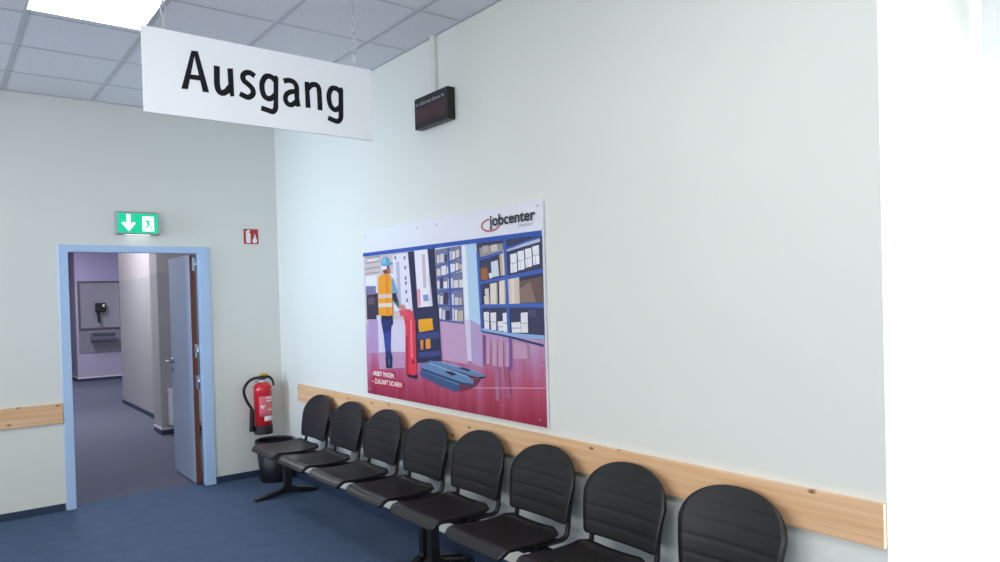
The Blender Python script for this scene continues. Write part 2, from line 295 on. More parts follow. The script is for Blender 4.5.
ART= [('cdbfc0', [(0, 0.42), (0.34, 0.42), (0.34, 0.842), (0, 0.842)]), ('e6e6f2', [(0.007, 0.652), (0.316, 0.617), (0.32, 0.728), (0.01, 0.722)]), ('9a8f92', [(0.014, 0.83), (0.127, 0.831), (0.128, 0.838), (0.014, 0.837)]), ('9a8f92', [(0.013, 0.797), (0.126, 0.801), (0.126, 0.808), (0.013, 0.805)]), ('9a8f92', [(0.011, 0.762), (0.125, 0.767), (0.125, 0.774), (0.012, 0.77)]), ('9a8f92', [(0.01, 0.732), (0.124, 0.738), (0.124, 0.744), (0.01, 0.74)]), ('f0e8e0', [(0.03, 0.808), (0.105, 0.812), (0.106, 0.82), (0.03, 0.819)]), ('d9d4dc', [(0.081, 0.427), (0.112, 0.429), (0.123, 0.724), (0.092, 0.726)]), ('7a749c', [(0.009, 0.609), (0.085, 0.611), (0.087, 0.658), (0.011, 0.661)]), ('3a2e44', [(0.012, 0.456), (0.086, 0.457), (0.088, 0.611), (0.013, 0.608)]), ('5b4a5c', [(0.025, 0.548), (0.074, 0.547), (0.076, 0.59), (0.027, 0.591)]), ('e4e2ee', [(0.212, 0.505), (0.336, 0.514), (0.328, 0.836), (0.214, 0.83)]), ('6a6a86', [(0.226, 0.806), (0.238, 0.805), (0.239, 0.824), (0.227, 0.825)]), ('6a6a86', [(0.289, 0.8), (0.3, 0.799), (0.301, 0.819), (0.29, 0.819)]), ('6a6a86', [(0.292, 0.744), (0.303, 0.743), (0.303, 0.763), (0.292, 0.764)]), ('6a6a86', [(0.293, 0.684), (0.304, 0.684), (0.304, 0.703), (0.293, 0.703)]), ('6a6a86', [(0.293, 0.656), (0.304, 0.656), (0.305, 0.675), (0.294, 0.675)]), ('6a6a86', [(0.294, 0.608), (0.305, 0.608), (0.305, 0.627), (0.294, 0.627)]), ('6a6a86', [(0.298, 0.56), (0.309, 0.559), (0.309, 0.579), (0.298, 0.579)]), ('6a6a86', [(0.237, 0.675), (0.248, 0.674), (0.249, 0.694), (0.237, 0.695)]), ('6a6a86', [(0.239, 0.609), (0.251, 0.609), (0.251, 0.629), (0.24, 0.629)]), ('b8b4cc', [(0.242, 0.522), (0.266, 0.522), (0.258, 0.79), (0.237, 0.791)]), ('d9d0e2', [(0.094, 0.259), (0.285, 0.278), (0.297, 0.46), (0.095, 0.456)]), ('b295c0', [(0.02, 0.248), (0.094, 0.259), (0.095, 0.456), (0.022, 0.454)]), ('c096b8', [(0.096, 0.159), (0.277, 0.187), (0.285, 0.278), (0.088, 0.258)]), ('75779a', [(0.497, 0.463), (0.641, 0.446), (0.632, 0.84), (0.487, 0.833)]), ('d4d0dc', [(0.496, 0.804), (0.494, 0.763), (0.509, 0.761), (0.51, 0.804)]), ('d9cfc8', [(0.515, 0.809), (0.513, 0.764), (0.533, 0.763), (0.535, 0.808)]), ('3a3552', [(0.539, 0.801), (0.538, 0.766), (0.552, 0.765), (0.554, 0.802)]), ('d9cfc8', [(0.558, 0.819), (0.557, 0.768), (0.576, 0.766), (0.578, 0.818)]), ('e6e2e6', [(0.582, 0.814), (0.581, 0.77), (0.594, 0.769), (0.596, 0.814)]), ('d9cfc8', [(0.601, 0.82), (0.599, 0.771), (0.618, 0.77), (0.619, 0.82)]), ('d9cfc8', [(0.493, 0.732), (0.492, 0.695), (0.512, 0.694), (0.513, 0.732)]), ('e6e2e6', [(0.519, 0.746), (0.517, 0.698), (0.544, 0.696), (0.546, 0.745)]), ('e6e2e6', [(0.55, 0.737), (0.549, 0.701), (0.563, 0.7), (0.564, 0.737)]), ('e6e2e6', [(0.569, 0.751), (0.567, 0.703), (0.593, 0.701), (0.595, 0.751)]), ('e6e2e6', [(0.599, 0.754), (0.598, 0.706), (0.612, 0.705), (0.613, 0.754)]), ('c9b8a8', [(0.617, 0.747), (0.616, 0.708), (0.641, 0.706), (0.642, 0.746)]), ('e6e2e6', [(0.491, 0.668), (0.49, 0.628), (0.505, 0.627), (0.506, 0.669)]), ('3a3552', [(0.511, 0.683), (0.509, 0.628), (0.524, 0.628), (0.526, 0.684)]), ('e6e2e6', [(0.529, 0.663), (0.528, 0.628), (0.548, 0.628), (0.549, 0.664)]), ('e6e2e6', [(0.554, 0.678), (0.553, 0.629), (0.579, 0.628), (0.581, 0.678)]), ('e0d8d6', [(0.585, 0.667), (0.583, 0.629), (0.609, 0.628), (0.61, 0.668)]), ('e0d8d6', [(0.615, 0.668), (0.614, 0.629), (0.639, 0.628), (0.64, 0.669)]), ('e6e2e6', [(0.489, 0.594), (0.488, 0.548), (0.502, 0.548), (0.504, 0.595)]), ('e0d8d6', [(0.508, 0.588), (0.507, 0.546), (0.521, 0.545), (0.523, 0.589)]), ('3a3552', [(0.528, 0.607), (0.526, 0.543), (0.553, 0.543), (0.555, 0.608)]), ('d4d0dc', [(0.559, 0.595), (0.557, 0.541), (0.583, 0.54), (0.585, 0.596)]), ('d4d0dc', [(0.589, 0.58), (0.588, 0.538), (0.607, 0.538), (0.608, 0.581)]), ('c9b8a8', [(0.612, 0.576), (0.611, 0.535), (0.624, 0.535), (0.625, 0.577)]), ('e6e2e6', [(0.487, 0.523), (0.485, 0.468), (0.512, 0.468), (0.515, 0.525)]), ('d4d0dc', [(0.519, 0.513), (0.517, 0.465), (0.532, 0.465), (0.533, 0.515)]), ('3a3552', [(0.537, 0.511), (0.536, 0.463), (0.563, 0.464), (0.564, 0.513)]), ('d9cfc8', [(0.569, 0.522), (0.567, 0.462), (0.581, 0.462), (0.583, 0.523)]), ('e6e2e6', [(0.587, 0.516), (0.585, 0.46), (0.599, 0.46), (0.601, 0.517)]), ('c9b8a8', [(0.605, 0.511), (0.604, 0.458), (0.629, 0.459), (0.631, 0.513)]), ('3d58a8', [(0.487, 0.743), (0.487, 0.736), (0.63, 0.779), (0.63, 0.787)]), ('3d58a8', [(0.492, 0.683), (0.492, 0.675), (0.628, 0.715), (0.628, 0.723)]), ('3d58a8', [(0.497, 0.615), (0.497, 0.608), (0.631, 0.618), (0.631, 0.627)]), ('3d58a8', [(0.499, 0.541), (0.499, 0.533), (0.635, 0.531), (0.636, 0.54)]), ('3d58a8', [(0.501, 0.465), (0.501, 0.457), (0.641, 0.437), (0.641, 0.446)]), ('3d58a8', [(0.56, 0.466), (0.574, 0.465), (0.568, 0.837), (0.556, 0.835)]), ('e9eef6', [(0.639, 0.416), (0.665, 0.418), (0.656, 0.842), (0.632, 0.84)]), ('b8d4ee', [(0.664, 0.418), (0.723, 0.419), (0.718, 0.842), (0.654, 0.842)]), ('d9d0e6', [(0.648, 0.259), (0.673, 0.262), (0.667, 0.468), (0.64, 0.467)]), ('b9a0cc', [(0.669, 0.253), (0.724, 0.235), (0.726, 0.437), (0.667, 0.468)]), ('c9a0c4', [(0.518, 0.255), (0.648, 0.243), (0.641, 0.443), (0.512, 0.456)]), ('38385a', [(0.721, 0.423), (1, 0.392), (1, 0.842), (0.709, 0.842)]), ('9a9296', [(0.726, 0.771), (0.836, 0.792), (0.833, 0.827), (0.722, 0.817)]), ('b5a9a0', [(0.739, 0.79), (0.769, 0.796), (0.767, 0.826), (0.736, 0.824)]), ('cfc6c0', [(0.78, 0.792), (0.81, 0.796), (0.807, 0.827), (0.777, 0.824)]), ('a8602c', [(0.728, 0.661), (0.76, 0.663), (0.758, 0.72), (0.726, 0.717)]), ('d6dcea', [(0.779, 0.671), (0.813, 0.676), (0.809, 0.751), (0.777, 0.744)]), ('e9e6ea', [(0.768, 0.666), (0.78, 0.668), (0.779, 0.693), (0.765, 0.692)]), ('c9b096', [(0.82, 0.676), (0.841, 0.678), (0.84, 0.794), (0.817, 0.789)]), ('e0d2c0', [(0.831, 0.677), (0.839, 0.678), (0.839, 0.794), (0.828, 0.792)]), ('b9c4de', [(0.85, 0.786), (0.992, 0.815), (0.991, 0.829), (0.849, 0.802)]), ('eceef4', [(0.866, 0.732), (0.894, 0.735), (0.893, 0.776), (0.865, 0.771)]), ('c4c8d8', [(0.866, 0.727), (0.894, 0.73), (0.894, 0.735), (0.866, 0.732)]), ('f4f4f8', [(0.866, 0.686), (0.894, 0.69), (0.894, 0.73), (0.865, 0.726)]), ('c4c8d8', [(0.875, 0.688), (0.879, 0.689), (0.878, 0.726), (0.875, 0.726)]), ('eceef4', [(0.899, 0.741), (0.926, 0.743), (0.925, 0.785), (0.897, 0.781)]), ('c4c8d8', [(0.899, 0.736), (0.926, 0.739), (0.926, 0.743), (0.899, 0.741)]), ('f4f4f8', [(0.899, 0.695), (0.926, 0.7), (0.926, 0.739), (0.898, 0.735)]), ('c4c8d8', [(0.908, 0.697), (0.911, 0.698), (0.91, 0.735), (0.907, 0.734)]), ('eceef4', [(0.931, 0.75), (0.957, 0.753), (0.956, 0.793), (0.929, 0.789)]), ('c4c8d8', [(0.93, 0.745), (0.957, 0.748), (0.957, 0.753), (0.931, 0.75)]), ('f4f4f8', [(0.931, 0.705), (0.957, 0.71), (0.957, 0.748), (0.93, 0.744)]), ('c4c8d8', [(0.939, 0.707), (0.942, 0.707), (0.942, 0.744), (0.939, 0.743)]), ('eceef4', [(0.962, 0.759), (0.987, 0.761), (0.987, 0.802), (0.96, 0.797)]), ('c4c8d8', [(0.961, 0.754), (0.987, 0.756), (0.987, 0.761), (0.962, 0.759)]), ('f4f4f8', [(0.962, 0.714), (0.988, 0.719), (0.987, 0.756), (0.961, 0.753)]), ('c4c8d8', [(0.97, 0.716), (0.974, 0.716), (0.973, 0.753), (0.97, 0.752)]), ('d8c8b8', [(0.854, 0.543), (0.902, 0.545), (0.902, 0.667), (0.853, 0.663)]), ('e6dacb', [(0.867, 0.544), (0.88, 0.546), (0.88, 0.665), (0.866, 0.662)]), ('6b5550', [(0.904, 0.547), (0.999, 0.549), (0.998, 0.663), (0.902, 0.646)]), ('8a706a', [(0.904, 0.547), (0.969, 0.55), (0.949, 0.643), (0.901, 0.612)]), ('e8dccf', [(0.742, 0.543), (0.767, 0.543), (0.765, 0.588), (0.74, 0.581)]), ('bfae9f', [(0.762, 0.543), (0.767, 0.543), (0.765, 0.588), (0.76, 0.586)]), ('e8dccf', [(0.77, 0.543), (0.804, 0.543), (0.804, 0.646), (0.77, 0.641)]), ('bfae9f', [(0.798, 0.543), (0.804, 0.543), (0.804, 0.646), (0.798, 0.645)]), ('e8dccf', [(0.812, 0.543), (0.841, 0.543), (0.842, 0.657), (0.813, 0.651)]), ('bfae9f', [(0.836, 0.543), (0.841, 0.543), (0.842, 0.657), (0.837, 0.656)]), ('d8d0cc', [(0.746, 0.577), (0.764, 0.581), (0.763, 0.621), (0.745, 0.617)]), ('eae8ee', [(0.738, 0.424), (0.761, 0.424), (0.762, 0.507), (0.736, 0.505)]), ('b0aab8', [(0.737, 0.46), (0.76, 0.46), (0.76, 0.464), (0.737, 0.464)]), ('eae8ee', [(0.77, 0.42), (0.794, 0.421), (0.795, 0.505), (0.768, 0.502)]), ('b0aab8', [(0.769, 0.457), (0.794, 0.457), (0.794, 0.462), (0.769, 0.461)]), ('eae8ee', [(0.803, 0.417), (0.827, 0.418), (0.826, 0.464), (0.801, 0.461)]), ('b0aab8', [(0.802, 0.435), (0.825, 0.435), (0.826, 0.44), (0.802, 0.439)]), ('eae8ee', [(0.827, 0.412), (0.847, 0.413), (0.848, 0.504), (0.825, 0.501)]), ('b0aab8', [(0.826, 0.452), (0.846, 0.452), (0.846, 0.457), (0.826, 0.457)]), ('eae8ee', [(0.865, 0.411), (0.904, 0.413), (0.903, 0.462), (0.863, 0.458)]), ('b0aab8', [(0.864, 0.43), (0.903, 0.432), (0.903, 0.436), (0.864, 0.435)]), ('eae8ee', [(0.905, 0.413), (0.934, 0.414), (0.934, 0.506), (0.905, 0.503)]), ('b0aab8', [(0.905, 0.454), (0.933, 0.455), (0.933, 0.459), (0.905, 0.458)]), ('4a4a6c', [(0.937, 0.485), (0.968, 0.485), (0.968, 0.52), (0.938, 0.518)]), ('3f62b8', [(0.721, 0.411), (0.732, 0.409), (0.721, 0.797), (0.708, 0.796)]), ('3f62b8', [(0.845, 0.392), (0.858, 0.391), (0.85, 0.842), (0.837, 0.842)]), ('3f62b8', [(0.718, 0.754), (0.836, 0.781), (0.836, 0.792), (0.716, 0.764)]), ('3f62b8', [(0.72, 0.64), (1, 0.678), (1, 0.697), (0.718, 0.654)]), ('3f62b8', [(0.724, 0.525), (1, 0.527), (1, 0.547), (0.724, 0.541)]), ('8fb2e0', [(0.727, 0.414), (0.854, 0.393), (1, 0.386), (1, 0.405), (0.855, 0.41), (0.725, 0.428)]), ('3f62b8', [(0.84, 0.791), (0.997, 0.835), (0.997, 0.842), (0.84, 0.8)]), ('2a3a70', [(0.724, 0.408), (0.856, 0.386), (0.996, 0.354), (0.996, 0.365), (0.856, 0.396), (0.725, 0.415)]), ('c79bb8', [(0.741, 0.253), (0.76, 0.256), (0.764, 0.374), (0.745, 0.372)]), ('c79bb8', [(0.771, 0.248), (0.793, 0.251), (0.796, 0.372), (0.775, 0.37)]), ('c79bb8', [(0.8, 0.246), (0.821, 0.249), (0.824, 0.37), (0.804, 0.369)]), ('c79bb8', [(0.832, 0.23), (0.848, 0.231), (0.851, 0.368), (0.836, 0.367)]), ('c79bb8', [(0.869, 0.291), (0.915, 0.295), (0.917, 0.367), (0.871, 0.365)]), ('c79bb8', [(0.915, 0.295), (0.93, 0.296), (0.932, 0.363), (0.917, 0.361)]), ('7a5aa8', [(0.85, 0.235), (0.86, 0.237), (0.861, 0.384), (0.85, 0.386)]), ('8a4a8c', [(0.73, 0.248), (0.741, 0.249), (0.743, 0.392), (0.728, 0.394)]), ('b06a90', [(0.783, 0.084), (0.802, 0.088), (0.804, 0.243), (0.784, 0.241)]), ('a8557a', [(0.828, 0.1), (0.852, 0.105), (0.848, 0.252), (0.824, 0.25)]), ('d89ab4', [(0.654, 0.124), (0.999, 0.172), (0.999, 0.176), (0.654, 0.129)]), ('c98ab0', [(0.923, 0.295), (0.997, 0.268), (0.998, 0.272), (0.923, 0.3)]), ('efeaf2', [(0.377, 0.527), (0.453, 0.535), (0.446, 0.841), (0.361, 0.84)]), ('e79ab4', [(0.377, 0.531), (0.393, 0.54), (0.392, 0.631), (0.37, 0.628)]), ('8a98c4', [(0.41, 0.561), (0.443, 0.565), (0.44, 0.599), (0.409, 0.596)]), ('d0b8c8', [(0.412, 0.635), (0.43, 0.635), (0.427, 0.817), (0.408, 0.818)]), ('23234a', [(0.35, 0.405), (0.375, 0.406), (0.361, 0.84), (0.32, 0.84)]), ('23234a', [(0.474, 0.41), (0.5, 0.411), (0.484, 0.842), (0.443, 0.842)]), ('262448', [(0.356, 0.46), (0.501, 0.463), (0.495, 0.538), (0.354, 0.527)]), ('2a2c52', [(0.359, 0.222), (0.506, 0.244), (0.499, 0.527), (0.354, 0.523)]), ('f2a818', [(0.377, 0.406), (0.465, 0.409), (0.46, 0.471), (0.375, 0.462)]), ('f2a818', [(0.379, 0.393), (0.458, 0.408), (0.462, 0.463), (0.375, 0.462)]), ('e08a2c', [(0.385, 0.297), (0.401, 0.3), (0.403, 0.353), (0.383, 0.349)]), ('e8963a', [(0.417, 0.303), (0.446, 0.31), (0.445, 0.361), (0.416, 0.356)]), ('3a4680', [(0.369, 0.354), (0.498, 0.367), (0.5, 0.401), (0.369, 0.386)]), ('3a4680', [(0.37, 0.25), (0.503, 0.274), (0.501, 0.302), (0.369, 0.281)]), ('1c1c38', [(0.304, 0.136), (0.356, 0.132), (0.357, 0.156), (0.286, 0.152)]), ('e5485a', [(0.284, 0.459), (0.293, 0.403), (0.353, 0.405), (0.346, 0.5), (0.318, 0.521), (0.275, 0.504)]), ('e23a4c', [(0.284, 0.156), (0.341, 0.148), (0.355, 0.165), (0.355, 0.461), (0.292, 0.46)]), ('c22a40', [(0.284, 0.156), (0.303, 0.154), (0.308, 0.37), (0.289, 0.37)]), ('f07888', [(0.321, 0.246), (0.333, 0.246), (0.334, 0.461), (0.322, 0.46)]), ('401828', [(0.33, 0.213), (0.34, 0.214), (0.341, 0.234), (0.331, 0.233)]), ('e0566c', [(0.263, 0.477), (0.316, 0.486), (0.302, 0.521), (0.249, 0.513)]), ('6a2c4c', [(0.491, 0.112), (0.606, 0.102), (0.681, 0.132), (0.715, 0.181), (0.658, 0.168), (0.502, 0.186), (0.398, 0.2)]), ('2f4668', [(0.438, 0.219), (0.658, 0.177), (0.736, 0.185), (0.738, 0.192), (0.719, 0.181), (0.659, 0.188), (0.43, 0.236)]), ('6284b0', [(0.438, 0.227), (0.659, 0.192), (0.723, 0.188), (0.737, 0.197), (0.668, 0.221), (0.495, 0.244), (0.431, 0.241)]), ('9cb6d6', [(0.495, 0.239), (0.666, 0.215), (0.737, 0.197), (0.668, 0.221), (0.495, 0.244)]), ('252c4a', [(0.651, 0.209), (0.669, 0.218), (0.624, 0.226), (0.594, 0.221)]), ('3a5684', [(0.377, 0.152), (0.504, 0.111), (0.581, 0.095), (0.603, 0.108), (0.6, 0.138), (0.492, 0.159), (0.378, 0.182)]), ('5f7fae', [(0.6, 0.132), (0.604, 0.139), (0.397, 0.184), (0.378, 0.182)]), ('30466e', [(0.387, 0.183), (0.607, 0.138), (0.677, 0.139), (0.678, 0.149), (0.62, 0.153), (0.384, 0.212)]), ('6888b4', [(0.386, 0.198), (0.617, 0.15), (0.674, 0.149), (0.679, 0.164), (0.642, 0.186), (0.433, 0.231), (0.384, 0.218)]), ('9ab4d4', [(0.431, 0.226), (0.64, 0.18), (0.679, 0.164), (0.642, 0.186), (0.433, 0.231)]), ('252c4a', [(0.565, 0.176), (0.595, 0.186), (0.557, 0.199), (0.521, 0.192)]), ('1f2348', [(0.125, 0.427), (0.207, 0.43), (0.202, 0.489), (0.125, 0.484)]), ('263070', [(0.139, 0.362), (0.147, 0.268), (0.149, 0.174), (0.184, 0.177), (0.197, 0.235), (0.182, 0.28), (0.191, 0.402), (0.205, 0.458), (0.121, 0.457)]), ('3048a0', [(0.153, 0.268), (0.184, 0.28), (0.185, 0.383), (0.145, 0.381)]), ('1a1a38', [(0.153, 0.17), (0.191, 0.176), (0.194, 0.239), (0.146, 0.23)]), ('3a5090', [(0.167, 0.185), (0.181, 0.186), (0.18, 0.238), (0.162, 0.222)]), ('6aa8cc', [(0.206, 0.612), (0.23, 0.602), (0.242, 0.619), (0.216, 0.698), (0.199, 0.69)]), ('26304a', [(0.208, 0.579), (0.228, 0.546), (0.25, 0.554), (0.233, 0.611), (0.206, 0.612)]), ('2f7a5c', [(0.242, 0.528), (0.259, 0.536), (0.243, 0.562), (0.224, 0.559)]), ('c98870', [(0.256, 0.517), (0.295, 0.522), (0.286, 0.546), (0.249, 0.542)]), ('3a3048', [(0.091, 0.484), (0.106, 0.484), (0.107, 0.615), (0.088, 0.615)]), ('f0a022', [(0.105, 0.564), (0.109, 0.481), (0.191, 0.48), (0.209, 0.489), (0.206, 0.699), (0.19, 0.724), (0.144, 0.727), (0.11, 0.712)]), ('e88a1a', [(0.164, 0.483), (0.182, 0.484), (0.185, 0.722), (0.164, 0.722)]), ('d9c9b4', [(0.107, 0.582), (0.207, 0.586), (0.207, 0.608), (0.106, 0.607)]), ('e2d6c2', [(0.107, 0.53), (0.207, 0.533), (0.207, 0.556), (0.107, 0.554)]), ('7a3a34', [(0.147, 0.743), (0.16, 0.726), (0.195, 0.732), (0.187, 0.778), (0.146, 0.773)]), ('b86a58', [(0.177, 0.733), (0.195, 0.736), (0.192, 0.761), (0.174, 0.759)]), ('e8ecf2', [(0.14, 0.749), (0.172, 0.753), (0.177, 0.772), (0.135, 0.774)]), ('58a4cc', [(0.172, 0.773), (0.219, 0.78), (0.219, 0.788), (0.189, 0.794), (0.186, 0.813), (0.174, 0.827), (0.156, 0.826), (0.139, 0.807), (0.136, 0.778)]), ('84c4e0', [(0.147, 0.788), (0.167, 0.788), (0.17, 0.817), (0.16, 0.82), (0.147, 0.807)]), ('c01838', [(0.048, 0.112), (0.214, 0.122), (0.213, 0.154), (0.047, 0.151)]), ('c01838', [(0.047, 0.063), (0.267, 0.062), (0.266, 0.102), (0.046, 0.102)]), ('2c55b0', [(0, 0.842), (1, 0.842), (1, 0.864), (0, 0.864)])]
# ---------------------------------------------------------------- setting
H = 3.192; WE = -5.356                 # ceiling height; where the right wall ends at the window
LX, FY = -6.0, -9.6                    # left wall, wall behind the camera
struct('floor', MB().box(LX-.2, 1.3, FY-.2, .12, -.08, 0), M['carpet'])
struct('floor_hallway', MB().box(-2.6, 3.2, .12, 15.6, -.08, -.001), M['hcarpet'])
ce = struct('ceiling', MB().box(LX-.2, 1.3, FY-.2, .12, H, H+.06), M['tile'])
gm = MB()
x = -.294
while x > LX: gm.box(x-.014, x+.014, FY, 0, H-.003, H); x -= .586
y = -.5287
while y > FY: gm.box(LX, 0, y-.011, y+.011, H-.002, H); y -= .6155
gm.box(-.022, -.0005, WE, 0, H-.006, H); gm.box(LX, 0, -.022, -.0005, H-.006, H)
gm.build('ceiling_grid', M['grid'], ce)
wb = MB().box(LX-.2, -1.70, 0, .12, 0, H).box(-.655, .3, 0, .12, 0, H).box(-1.70, -.655, 0, .12, 2.03, H)
struct('wall_back', wb, M['wall'])
struct('wall_right', MB().box(0, .3, WE, 0, 0, H).box(.3, 1.1, WE, WE+.2, 0, H).box(0, 1.1, FY, -8.3, 0, H).box(.88, 1.1, -8.3, WE, 2.95, H).box(.88, 1.1, -8.3, WE, 0, .08), M['wall'])
wl = MB().box(LX-.2, LX, FY, 0, 0, .9).box(LX-.2, LX, FY, 0, 2.7, H)
for y0, y1 in ((-.55, 0), (-2.9, -1.45), (-5.6, -4.9), (FY, -7.6)): wl.box(LX-.2, LX, y0, y1, .9, 2.7)  # openings other than the corner one are added to admit fill light
struct('wall_left', wl, M['wall'])
struct('wall_front', MB().box(LX-.2, 1.1, FY-.2, FY, 0, H), M['wall'])
struct('baseboard_back', MB().box(LX, -1.742, -.012, 0, 0, .057).box(-.607, 0, -.012, 0, 0, .057), M['base'])
struct('baseboard_right', MB().box(-.012, 0, WE, -.012, 0, .08), M['base'])

# window at the right end of the wall
w1 = setting('window_1', (.95, -6.85, .08))
fr = MB()
fr.box(.92, .98, -8.3, WE, .08, .15).box(.92, .98, -8.3, WE, 2.88, 2.95)
for y0, y1 in ((-6.88, -6.82), (-8.3, -8.24)): fr.box(.92, .98, y0, y1, .15, 2.88)
fr.build('window_frame', M['white'], w1, .004)
MB().box(.947, .953, -6.82, WE, .15, 2.88).build('window_pane', M['glass'], w1)
MB().box(.947, .953, -8.24, -6.88, .15, 2.88).build('window_pane', M['glass'], w1)
bl = thing('roller_blind', (.86, -6.85, 2.3), 'white roller blind pulled partly down inside the bright window at right', 'blind')
MB().box(.86, .866, -8.2, WE-.02, 2.36, 2.9).build('fabric', M['blind'], bl)
MB().tube([(.863, -8.2, 2.35), (.863, WE-.02, 2.35)], .012, 10).build('bottom_bar', M['white'], bl)
MB().tube([(.87, -8.24, 2.915), (.87, WE-.02, 2.915)], .03, 14).build('roller', M['white'], bl)

# door
d = setting('door_1', (-1.18, .06, 0))
fm = MB()
o_l, i_l, i_r, o_r, zi, zo = -1.735, -1.668, -.70, -.614, 1.995, 2.05
fm.prism([(o_l, 0), (i_l, 0), (i_l, zi), (i_r, zi), (i_r, 0), (o_r, 0), (o_r, zo), (o_l, zo)], 1, -.018, .0)
fm.prism([(i_l-.03, 0), (i_l, 0), (i_l, zi), (i_r, zi), (i_r, 0), (i_r+.04, 0), (i_r+.04, zi+.03), (i_l-.03, zi+.03)], 1, 0, .06)
fm.prism([(i_l-.03, 0), (i_l-.015, 0), (i_l-.015, zi+.015), (i_r+.015, zi+.015), (i_r+.015, 0), (i_r+.04, 0), (i_r+.04, zi+.03), (i_l-.03, zi+.03)], 1, .06, .12)
fm.build('door_frame', M['blue'], d, .004)
lf = MB().box(-.757, -.712, .072, .765, .012, 1.985).build('door_leaf', [M['leaf']], d, .002)
MB().box(-.7555, -.7125, .070, .0725, .014, 1.983).build('leaf_edge', M['edge'], lf)
for zc in (1.91, 1.157, .888):
    hg = MB().box(-.735, -.714, .0655, .0705, zc-.06, zc+.06)
    hg.tube([(-.707, .063, zc-.06), (-.707, .063, zc+.06)], .007, 10)
    hg.build('hinge', M['steel'], lf)
hd = MB().tube(smooth([(-.757, .715, 1.04), (-.782, .715, 1.04), (-.807, .713, 1.04), (-.812, .70, 1.04), (-.812, .65, 1.04), (-.81, .60, 1.04)]), .009)
hd.lathe([(.001, 0), (.026, 0), (.026, .01), (.001, .01)], (0, 0, 0), 20)
for k in range(len(hd.v)-80, len(hd.v)):
    a = hd.v[k]; hd.v[k] = (-.758-a[2], .715+a[0], 1.04+a[1])
hd.box(-.764, -.757, .70, .73, .93, .975)
hd.build('door_handle', M['steel'], lf)

# hallway behind the door
struct('wall_hall_left', MB().box(-2.6, -2.4, .12, 15.6, 0, 3.2), M['hall'])
struct('wall_hall_right', MB().box(-.16, 0.2, 3.2, 6.34, 0, 3.2).box(.2, 1.4, 6.1, 6.34, 0, 3.2).box(.5, .7, .12, 3.2, 0, 3.2), M['hall'])
struct('wall_hall_end', MB().box(-2.6, 3.2, 15.4, 15.6, 0, 3.2).box(3.0, 3.2, 6.34, 15.4, 0, 3.2), M['hall'])
struct('ceiling_hallway', MB().box(-2.6, 3.2, .12, 15.6, 3.0, 3.06), M['tile'])
p1 = struct('wall_pillar', MB().box(-.393, .5, 2.83, 3.2, .075, 3.0), M['hall'])
struct('baseboard_pillar', MB().box(-.397, .5, 2.826, 3.2, .0, .06).box(-.401, .5, 2.822, 3.2, .06, .085, 1), [M['base'], M['basetop']])
struct('baseboard_hall', MB().box(-.172, -.16, 3.2, 6.34, 0, .06), M['base'])
struct('wall_far_pillar', MB().box(-.205, 3.0, 10.57, 11.6, .075, 3.0), M['hallv'])
struct('baseboard_far', MB().box(-.21, 3.0, 10.56, 11.6, 0, .06).box(-.214, 3.0, 10.556, 11.6, .06, .085, 1), [M['base'], M['basetop']])
t = thing('wall_panel', (.23, 10.57, 1.07), 'large grey framed panel on the violet wall far down the hallway', 'panel')
MB().box(-.13, .60, 10.545, 10.57, 1.10, 2.03).build('panel_sheet', M['panel'], t)
MB().prism([(-.165, 1.066), (.64, 1.066), (.64, 2.066), (-.165, 2.066)], 1, 10.556, 10.569).build('backing', M['paneld'], t)
f = MB()
f.box(-.165, -.13, 10.53, 10.56, 1.066, 2.066).box(.605, .64, 10.53, 10.56, 1.066, 2.066).box(-.13, .605, 10.53, 10.56, 2.03, 2.066).box(-.13, .605, 10.53, 10.56, 1.066, 1.10)
f.build('panel_frame', M['paneld'], t, .003)
t = thing('tile_backsplash', (.23, 10.57, .58), 'grey tiled splashback below the framed panel down the hallway', 'tiles')
tm = MB()
for i in range(15):
    for j in range(9):
        a, b = -.16+i*.0535, .58+j*.0535; tm.box(a, a+.049, 10.555, 10.569, b, b+.049)
tm.build('tiles', M['tiles'], t); MB().box(-.165, .645, 10.562, 10.57, .575, 1.064).build('grout', M['paneld'], t)
t = thing('dispenser', (.23, 10.52, 1.2), 'small black dispenser with a spout mounted on the grey hallway panel', 'dispenser')
MB().box(.14, .33, 10.42, 10.544, 1.42, 1.61).build('body', M['rubber'], t, .02)
MB().tube(smooth([(.19, 10.47, 1.43), (.19, 10.46, 1.33), (.195, 10.45, 1.25), (.2, 10.44, 1.2)]), [.032-.0008*i for i in range(19)], 10).build('spout', M['rubber'], t)
MB().box(.26, .30, 10.415, 10.421, 1.53, 1.58).build('button', M['white'], t, .002)
t = thing('wash_basin', (.25, 10.45, .83), 'small grey metal basin under the panel far down the hallway', 'basin')
bs = MB().prism([(10.555, 1.0), (10.555, .84), (10.40, .84), (10.27, .93), (10.25, .99), (10.27, .99), (10.30, .94), (10.41, .87), (10.53, .87), (10.53, 1.0)], 0, .03, .475)
bs.build('bowl', M['steel'], t, .006)
MB().box(.03, .05, 10.26, 10.54, .87, .985).build('side', M['steel'], t, .003)
MB().box(.455, .475, 10.26, 10.54, .87, .985).build('side', M['steel'], t, .003)
t = thing('cabinet', (.1, 13.7, 0), 'dark upright cabinet at the far end of the hallway, left of the violet pillar', 'cabinet')
MB().box(-.02, .5, 13.5, 13.9, .06, 1.1).build('body', M['frame'], t, .006)
MB().box(-.012, .24, 13.485, 13.5, .08, 1.08).build('door', M['disp'], t, .003); MB().box(.246, .495, 13.485, 13.5, .08, 1.08).build('door', M['disp'], t, .003)
MB().box(-.01, .49, 13.52, 13.88, 0, .06).build('plinth', M['rubber'], t)
t = thing('wall_box', (-.1, 2.74, .1), 'white box on the hallway pillar, half hidden behind the open blue door leaf', 'box')
MB().box(-.318, .1, 2.70, 2.829, .12, .52).build('body', M['white'], t, .008)
